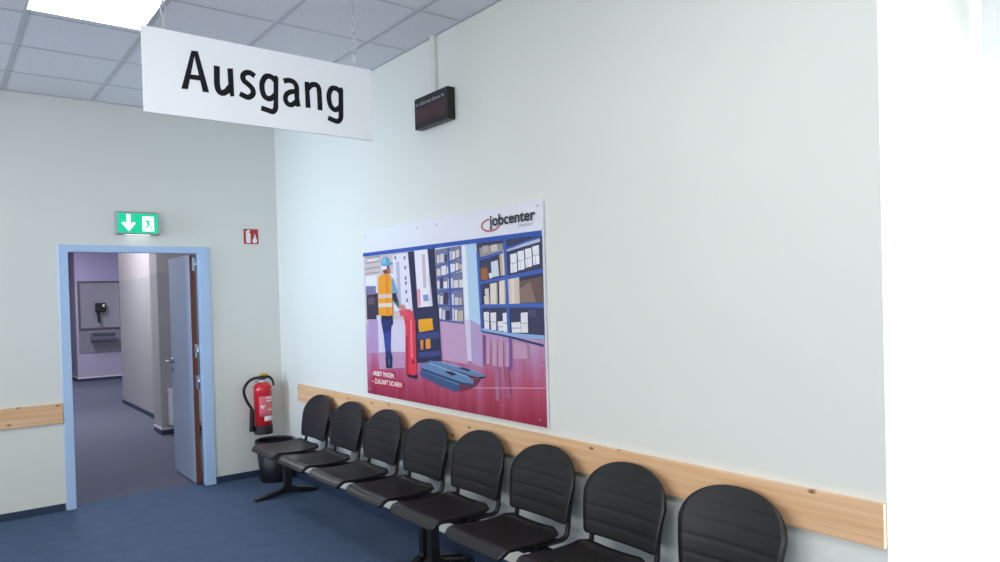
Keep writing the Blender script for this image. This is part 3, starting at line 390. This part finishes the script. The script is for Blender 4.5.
MB().box(-.325, .105, 2.695, 2.829, .52, .55).build('lid', M['white'], t, .006)

# pine rails on the walls
t = thing('wall_rail', (-.01, -2.9, .69), 'long pine board fixed along the right wall behind the row of black chairs', 'rail', None)
MB().box(-.022, 0, WE+.003, -.4155, .692, .8415).build('board', M['pine_y'], t, .002)
t.name = 'wall_rail'
t2 = thing('wall_rail', (-3.8, -.01, .68), 'pine board on the back wall at far left, ending at the blue door frame', 'rail')
MB().box(LX+.01, -1.737, -.022, 0, .6805, .831).build('board', M['pine_x'], t2, .002)

# ---------------------------------------------------------------- ceiling lamp
lx0, lx1, ly0, ly1 = -2.058, -1.480, -2.385, -1.83
t = thing('ceiling_light', ((lx0+lx1)/2, (ly0+ly1)/2, H-.01), 'bright square luminous panel set flush in the tiled ceiling', 'ceiling light')
g = .006
MB().box(lx0, lx1, ly0, ly0+g, H-.006, H).box(lx0, lx1, ly1-g, ly1, H-.006, H).box(lx0, lx0+g, ly0+g, ly1-g, H-.006, H).box(lx1-g, lx1, ly0+g, ly1-g, H-.006, H).build('frame', M['white'], t)
MB().box(lx0+g, lx1-g, ly0+g, ly1-g, H-.004, H-.0005).build('diffuser', M['lamp'], t)

# ---------------------------------------------------------------- hanging sign
SY = -3.2
t = thing('hanging_sign', (-1.255, SY, 2.367), 'white rectangular exit-word sign hanging on two chains from the ceiling', 'sign')
MB().prism([(-1.787, 2.378), (-.7235, 2.371), (-.7235, 2.727), (-1.787, 2.736)], 1, SY-.005, SY+.005).build('panel', M['signw'], t, .001)
lt = MB()
to3 = lambda a, b, l: (a-1.2, SY-.005-l, b+2.36)
for P in SIGN_QUADS: lt.add([to3(a, b, .0012) for a, b in P], [tuple(range(len(P)))])
for k, (w, P) in enumerate(SIGN_STROKES): stroke(lt, smooth(P, 8), w, to3, .0006+.00002*k)
lt.build('lettering', M['signk'], t)
for cxx in (-1.699, -.815):
    c = MB(); z = 2.715; k = 0
    c.tube([(cxx+.008*math.cos(a), SY, 2.735+.014*math.sin(a)) for a in [i*math.pi/8 for i in range(16)]], .0022, 6, closed=True)
    z = 2.745
    while z < H-.02:
        pts = []
        for i in range(20):
            a = 2*math.pi*i/20; r = .010*math.cos(a); zz = .0165*math.sin(a)+(.012 if math.sin(a) > 0 else -.012)
            pts.append((cxx+(r if k % 2 else 0), SY+(0 if k % 2 else r), z+.026+zz))
        c.tube(pts, .0024, 6, closed=True); z += .049; k += 1
    c.tube([(cxx, SY, H-.03), (cxx, SY, H)], .004, 8)
    c.build('chain', M['zinc'], t)

# ---------------------------------------------------------------- back wall signs
t = thing('exit_sign', (-1.176, -.03, 2.14), 'lit green emergency exit sign with a down arrow above the blue door', 'sign')
MB().prism([(-1.337, 2.139), (-1.014, 2.139), (-1.014, 2.322), (-1.337, 2.322)], 1, -.055, 0).build('housing', M['greymetal'], t, .006)
MB().box(-1.322, -1.026, -.0575, -.054, 2.152, 2.309).build('face', M['green'], t)
pc = MB(); yl = -.0585
tb = lambda a, b: (-1.322+a*.296, yl, 2.152+b*.157)
pc.add([tb(*p) for p in ((.215, .95), (.315, .95), (.32, .42), (.225, .42))], [(0, 1, 2, 3)])
pc.add([tb(*p) for p in ((.09, .5), (.27, .08), (.27, .30), (.16, .56))], [(0, 1, 2, 3)])
pc.add([tb(*p) for p in ((.27, .08), (.44, .5), (.38, .56), (.27, .30))], [(0, 1, 2, 3)])
pc.add([tb(*p) for p in ((.22, .30), (.32, .30), (.32, .45), (.22, .45))], [(0, 1, 2, 3)])
pc.build('arrow', M['litw'], t)
pd = MB(); pd.add([tb(*p) for p in ((.61, .10), (.90, .10), (.90, .86), (.61, .86))], [(0, 1, 2, 3)])
pd.build('door_symbol', M['litw'], t)
yl = -.0592; mn = MB()
mn.add([tb(.68+.022*math.cos(i*.5236), .76+.042*math.sin(i*.5236)) for i in range(12)], [tuple(range(12))])
for P in (((.70, .69), (.78, .66), (.80, .44), (.73, .46)), ((.71, .68), (.66, .56), (.67, .53), (.73, .60)), ((.77, .64), (.84, .56), (.86, .60), (.79, .68)), ((.75, .46), (.80, .44), (.87, .22), (.84, .20)), ((.73, .46), (.78, .45), (.73, .28), (.65, .26), (.65, .30), (.70, .32))):
    mn.add([tb(*p) for p in P], [tuple(range(len(P)))])
mn.build('running_figure', M['green'], t)
MB().box(-1.27, -1.08, -.05, -.01, 2.1385, 2.1392).build('lens', M['lens'], t)

t = thing('fire_sign', (-.242, -.004, 2.15), 'small red fire extinguisher sign high on the wall right of the door', 'sign')
MB().box(-.307, -.177, -.004, 0, 2.086, 2.219).build('plate', M['signred'], t, .0005)
e = MB()
tb = lambda a, b: (-.307+a*.13, -.0046, 2.086+b*.133)
e.add([tb(*p) for p in ((.15, .07), (.46, .07), (.46, .68), (.40, .76), (.21, .76), (.15, .68))], [tuple(range(6))])
e.add([tb(*p) for p in ((.24, .78), (.38, .78), (.38, .86), (.46, .90), (.44, .94), (.30, .94), (.14, .84), (.12, .70), (.17, .72), (.22, .82))], [tuple(range(10))])
e.build('extinguisher_symbol', M['paper'], t)
e = MB(); e.add([tb(*p) for p in ((.62, .08), (.86, .06), (.92, .22), (.88, .38), (.84, .30), (.83, .52), (.74, .72), (.72, .50), (.66, .42), (.67, .30), (.60, .34), (.58, .2))], [tuple(range(12))])
e.build('flame_symbol', M['paper'], t)

# ---------------------------------------------------------------- fire extinguisher
ex, ey = -.224, -.115
t = thing('fire_extinguisher', (ex, ey, .40), 'red fire extinguisher with black hose hanging on the wall near the corner', 'fire extinguisher')
c = (ex, ey, 0); r = .0765
MB().lathe([(.06, .47), (r, .475), (r, .78), (.078, .815), (.06, .84), (.035, .853), (.03, .86)], c).build('cylinder', M['red'], t)
MB().lathe([(.07, .402), (.08, .40), (r+.003, .41), (r+.003, .468), (r, .476), (.06, .476)], c).build('foot', M['rubber'], t)
MB().lathe([(.032, .852), (.037, .855), (.037, .872), (.028, .876), (.028, .885)], c, 24).build('collar', M['zinc'], t)
v = MB().lathe([(.026, .875), (.03, .88), (.03, .905), (.022, .912)], c, 20); v.box(ex-.045, ex+.05, ey-.02, ey+.02, .885, .908)
v.build('valve', M['frame'], t, .003)
MB().lathe([(.012, .905), (.03, .912), (.034, .922), (.026, .932), (.01, .935)], (ex+.015, ey, 0), 20).build('knob', M['brass'], t)
MB().tube(smooth([(ex+.03, ey, .905), (ex+.065, ey-.004, .895), (ex+.09, ey-.006, .865), (ex+.102, ey-.006, .815)]), [.011]*12+[.009]*7, 8).build('lever', M['frame'], t)
MB().tube(smooth([(ex-.03, ey, .895), (ex-.075, ey-.005, .893), (ex-.13, ey-.012, .865), (ex-.165, ey-.015, .81), (ex-.165, ey-.02, .755), (ex-.14, ey-.02, .69), (ex-.105, ey-.015, .63), (ex-.1, ey-.01, .6)]), .0125, 10).build('hose', M['rubber'], t)
MB().tube([(ex-.1, ey-.01, .625), (ex-.102, ey-.01, .59), (ex-.104, ey-.01, .50), (ex-.106, ey-.01, .435), (ex-.106, ey-.01, .43)], [.017, .02, .021, .023, .02], 12).build('nozzle', M['rubber'], t)
lb = MB()
G = [[(ex+(r+.0006)*math.sin(a), ey-(r+.0006)*math.cos(a), z) for a in [-.75+.1*i for i in range(19)]] for z in (.56, .60, .64, .68, .72, .735)]
lb.sheet(G, (0, -1, 0), .0006); lb.build('label_print', M['lab'], t)
lb = MB()
G = [[(ex+(r+.0014)*math.sin(a), ey-(r+.0014)*math.cos(a), z) for a in [-.2+.1*i for i in range(13)]] for z in (.515, .53, .55, .558)]
lb.sheet(G, (0, -1, 0), .0005); lb.build('label_white', M['paper'], t)
for z, a0, a1 in ((.725, .0, .9), (.70, .1, .85), (.655, -.55, -.1), (.64, -.5, -.2), (.62, .25, .8)):
    G = [[(ex+(r+.0016)*math.sin(a), ey-(r+.0016)*math.cos(a), zz) for a in [a0+(a1-a0)*i/8 for i in range(9)]] for zz in (z-.012, z)]
    lb = MB(); lb.sheet(G, (0, -1, 0), .0004); lb.build('label_line', M['paper'], t)
MB().box(ex-.03, ex+.03, ey+r-.004, -.0005, .55, .80).box(ex-.05, ex+.05, ey+.02, ey+.034, .855, .868).box(ex-.02, ex+.02, ey+.03, -.0005, .80, .87).build('wall_bracket', M['zinc'], t, .002)

# ---------------------------------------------------------------- waste bin
bc = (-.173, -.235, 0)
t = thing('waste_bin', bc, 'round black waste bin in the corner behind the end chair', 'waste bin')
MB().lathe([(.11, .0), (.122, 0), (.126, .006), (.158, .335), (.152, .335), (.121, .012), (.11, .012)], bc, 48).build('body', M['binm'], t)
MB().lathe([(.152, .33), (.160, .328), (.166, .336), (.166, .352), (.158, .36), (.150, .356)], bc, 48)
rm = MB(); n = 48
prof = [(.150, .330), (.160, .326), (.167, .334), (.167, .350), (.159, .358), (.150, .354)]
vs = [(bc[0]+a*math.cos(2*math.pi*k/n), bc[1]+a*math.sin(2*math.pi*k/n), z) for a, z in prof for k in range(n)]
rm.add(vs, [(i*n+k, i*n+(k+1) % n, ((i+1) % 6)*n+(k+1) % n, ((i+1) % 6)*n+k) for i in range(6) for k in range(n)], 0, True)
rm.build('rim', M['binm'], t)

# ---------------------------------------------------------------- number display and its duct
t = thing('number_display', (0, -2.71, 2.65), 'black electronic call display box high on the right wall', 'display')
MB().box(-.055, -.002, -2.9, -2.525, 2.634, 2.827).build('case', M['disp'], t, .003)
MB().box(-.0562, -.054, -2.885, -2.545, 2.668, 2.758).build('screen', M['dispred'], t)
MB().box(-.004, -.0008, -2.86, -2.56, 2.67, 2.81).build('wall_mount', M['greymetal'], t)
text('lettering', 'Nr. Aufruf nach Zimmer Nr.', (-.0552, -2.545, 2.775), (0, -1, 0), (0, 0, 1), .325, .021, M['disptext'], t, .004)
t = thing('cable_duct', (-.01, -2.695, 2.832), 'white cable duct running from the black display up to the ceiling', 'cable duct')
MB().box(-.022, 0, -2.722, -2.668, 2.828, H-.006).build('duct', M['duct'], t, .002)
MB().box(-.024, -.0215, -2.712, -2.678, 2.828, H-.006).build('cover', M['duct'], t, .0005)

# ---------------------------------------------------------------- poster
PY, PZ, PW, PH = -1.712, .882, 1.963, 1.181
t = thing('poster', (-.01, PY-PW/2, PZ), 'large warehouse poster with a worker and a pallet truck on the right wall', 'poster')
MB().box(-.02, -.004, PY-PW, PY, PZ, PZ+PH).build('board', M['board'], t, .001)
MB().box(-.004, -.0015, PY-PW+.1, PY-.1, PZ+.1, PZ+PH-.1).build('backing', M['greymetal'], t)
pm = {}; mats = [M['pfloor']]; pr_ = MB()
pp = lambda u, v, l: (-.0203-l, PY-u*PW, PZ+v*PH)
pr_.add([pp(0, 0, 0), pp(1, 0, 0), pp(1, .46, 0), pp(0, .46, 0)], [(0, 1, 2, 3)], 0)
for k, (h, P) in enumerate(ART):
    if h not in pm: pm[h] = len(mats); mats.append(mk('print_'+h, h, .25, amt=.05, scale=25))
    pr_.add([pp(u, v, .00003*(k+1)) for u, v in P], [tuple(range(len(P)))], pm[h])
pr_.build('print', mats, t)
L = .0203+.00003*(len(ART)+3)
ov = MB(); uvp = lambda u, v, l=0: (-L-l, PY-u*PW, PZ+v*PH)
arc = [(.780+.042*math.cos(a), .920+.028*math.sin(a)) for a in [math.radians(g) for g in range(95, 352, 6)]]
pw = [Vector((u*PW, v*PH)) for u, v in arc]
stroke(ov, pw, .0075, lambda a, b, l: (-L, PY-a, PZ+b), 0)
ov.build('logo_ring', M['logor'], t)
E1, E2 = (0, -1, 0), (0, 0, 1)
text('logo_lettering', 'jobcenter', (-L-.0004, PY-.777*PW, PZ+.897*PH), E1, E2, .200*PW, .068*PH, M['logok'], t, .02)
text('logo_subtitle', 'Düsseldorf', (-L, PY-.905*PW, PZ+.893*PH), E1, E2, .062*PW, .014*PH, M['logog'], t, 0)
text('slogan', 'ARBEIT FINDEN', (-L, PY-.050*PW, PZ+.118*PH), E1, E2, .155*PW, .028*PH, M['paper'], t, .02)
text('slogan', '– ZUKUNFT SICHERN', (-L, PY-.046*PW, PZ+.070*PH), E1, E2, .213*PW, .029*PH, M['paper'], t, .02)
for u, v in ((.02, .965), (.5, .965), (.985, .975), (.975, .03), (.02, .03), (.38, .965)):
    MB().tube([(-.0225, PY-u*PW, PZ+v*PH), (-.026, PY-u*PW, PZ+v*PH)], .006, 12).build('screw', M['zinc'], t)

# ---------------------------------------------------------------- beam benches
def seat_mesh():
    G = []; R, C = 30, 21
    for i in range(R):
        s = (i/(R-1))**1.4; x = -.275+.385*s
        w = .232-.028*s
        if s < .09: w -= .035*(1-math.sqrt(max(0, 1-((.09-s)/.09)**2)))
        if s > .90: w -= .05*(1-math.sqrt(max(0, 1-((s-.90)/.10)**2)))
        zc = .434-.012*math.sin(math.pi*min(1, max(0, (s-.1)/.9)))-.038*max(0, (.13-s)/.13)**2.2+.014*max(0, (s-.85)/.15)**2
        row = []
        for j in range(C):
            q = -1+2*j/(C-1)
            row.append((x, w*q, zc-.010*(1-q*q)*min(1, s*4)))
        G.append(row)
    m = LMB(); m.sheet(G, (0, 0, 1), .016); return m
def back_mesh():
    G = []; R, C = 56, 21
    for i in range(R):
        v = i/(R-1); v = 1-(1-v)**1.35
        z = .474+.336*v; x = .120+.090*v-.012*math.sin(math.pi*v)
        w = .2105+.0255*min(1, v/.55)
        a = .51
        if v > a: w *= math.sqrt(max(1e-4, 1-((v-a)/(1-a))**2.3))**.92
        if v < .05: w -= .016*(1-math.sqrt(max(0, 1-((.05-v)/.05)**2)))
        row = []
        for j in range(C):
            q = -1+2*j/(C-1)
            g = 0
            for gv in (.17, .37, .57, .77):
                dd = abs(v-gv)
                if dd < .03: g = .0018*(1-dd/.03)
            edge = 1 if abs(q) < .86 else max(0, (1-abs(q))/.14)
            yy = w*q
            row.append((x+.016*(1-(yy/.215)**2)+g*edge, yy, z))
        G.append(row)
    m = LMB(); m.sheet(G, (1, 0, 0), .012); return m
def shift(m, dy):
    m.v = [(a, b+dy, c) for a, b, c in m.v]; return m
def leg_mesh(yc):
    m = LMB()
    m.prism([(-.27, 0), (-.27, .016), (-.08, .055), (-.032, .085), (-.028, .36), (.028, .36), (.032, .085), (.08, .06), (.245, .026), (.245, 0), (.2, 0), (.06, .018), (-.06, .018), (-.2, 0)], 1, yc-.024, yc+.024)
    return m
PITCH = .543
def make_bench(loc, label):
    t = thing('beam_bench', loc, label, 'bench', 'beam benches along the right wall')
    LMB().box(-.025, .025, -1.1, 1.1, .352, .392).build('beam', M['frame'], t, .004)
    for yc in (-1.04, 1.04): leg_mesh(yc).build('leg', M['frame'], t, .006)
    for k in range(4):
        dy = PITCH*(1.5-k)
        s = shift(seat_mesh(), dy).build('seat', M['seat'], t)
        b = shift(back_mesh(), dy).build('backrest', M['back'], s)
        for sy in (-1, 1):
            yy = dy+sy*.192
            P = smooth([(-.06, yy*1, .405), (.05, yy, .403), (.115, yy, .402), (.146, yy, .418), (.156, yy, .45), (.162, yy, .5), (.178, yy, .58), (.190, yy, .635)], 6)
            LMB().tube(P, .0125, 10).build('back_post', M['frame'], s)
        LMB().box(-.12, .10, dy-.19, dy+.19, .391, .408).build('seat_bracket', M['frame'], s, .003)
    return t
def copy_tree(o, parent=None):
    c = o.copy(); COL.objects.link(c)
    if parent is not None: c.parent = parent
    for ch in o.children: copy_tree(ch, c)
    return c
b1 = make_bench((-.29, -1.842, 0), 'black four-seat beam bench in the corner, its far end beside the waste bin')
b2 = copy_tree(b1); b2.location = (-.29, -4.012, 0)
b2['label'] = 'black four-seat beam bench in the foreground, nearest the bright window'

# ---------------------------------------------------------------- light
def area(name, loc, rot, sx, sy, power, col, spread=180):
    l = bpy.data.lights.new(name, 'AREA'); l.shape = 'RECTANGLE'; l.size = sx; l.size_y = sy; l.energy = power; l.color = col; l.spread = math.radians(spread)
    o = bpy.data.objects.new(name, l); COL.objects.link(o); o.location = loc; o.rotation_euler = rot
    return o
R90 = math.pi/2
area('daylight_right_window', (1.2, -6.85, 1.6), (0, R90, 0), 2.9, 2.9, 170, (1, 1, 1))
area('left_window_and_fill', (LX-.25, -1.0, 1.8), (0, -R90, 0), 1.8, 0.9, 15, (.6, .76, 1), 42)
area('left_window_and_fill', (LX-.25, -3.9, 1.8), (0, -R90, 0), 1.8, 2.0, 46, (1, 1, .98))  # added fill, brightens ceiling and right wall; no window known here
area('left_window_and_fill', (LX-.25, -6.6, 1.8), (0, -R90, 0), 1.8, 2.0, 46, (1, 1, .98))  # also added, lifts the ceiling from further along the left wall
for xx, yy in ((-4.69, -2.07), (-1.76, -5.14), (-4.69, -5.14), (-1.76, -8.22), (-4.69, -8.22)):  # unseen lamps assumed in the ceiling; rearmost pair added to brighten the hanging sign
    area('unseen_ceiling_luminaire', (xx, yy, H-.01), (0, 0, 0), .58, .6, 15, (1, .975, .93))
area('unseen_hall_luminaire', (-1.2, 4.5, 2.98), (0, 0, 0), .6, 1.2, 64, (.97, .97, 1))
area('unseen_hall_luminaire', (-.9, 8.6, 2.98), (0, 0, 0), .6, 1.2, 66, (.9, .86, 1))
area('unseen_hall_luminaire', (-1.4, 1.5, 2.98), (0, 0, 0), .6, .6, 20, (.97, .97, 1))  # added lamp near the door to brighten the dark pillar front
area('unseen_hall_luminaire', (1.8, 13.4, 2.98), (0, 0, 0), .6, .6, 12, (.9, .85, 1))
w = bpy.data.worlds.new('sky'); SC.world = w; w.use_nodes = True
w.node_tree.nodes['Background'].inputs[0].default_value = (.85, .93, 1, 1); w.node_tree.nodes['Background'].inputs[1].default_value = 1.5

# ---------------------------------------------------------------- camera
C0 = Vector((-2.4961, -6.4662, 1.5836)); yaw, pit, rol, f, sy = .6647, -.013, .0273, 722.46, 21.71
Fw = Vector((math.sin(yaw)*math.cos(pit), math.cos(yaw)*math.cos(pit), math.sin(pit)))
Rt = Vector((math.cos(yaw), -math.sin(yaw), 0)); Up = Rt.cross(Fw)
X = Rt*math.cos(rol)-Up*math.sin(rol); Y = Rt*math.sin(rol)+Up*math.cos(rol)
cam = bpy.data.cameras.new('camera'); co = bpy.data.objects.new('camera', cam); COL.objects.link(co)
mw = Matrix((X, Y, -Fw)).transposed().to_4x4(); mw.translation = C0; co.matrix_world = mw
cam.sensor_width = 36; cam.lens = f/1000*36; cam.shift_y = sy/1000; cam.clip_start = .05
SC.camera = co
SC.view_settings.view_transform = 'Standard'; SC.view_settings.look = 'None'; SC.view_settings.gamma = 1
SC.view_settings.exposure = 0.2
SC.view_settings.use_curve_mapping = False
SC.cycles.use_denoising = True
SC.cycles.max_bounces = 10; SC.cycles.diffuse_bounces = 6
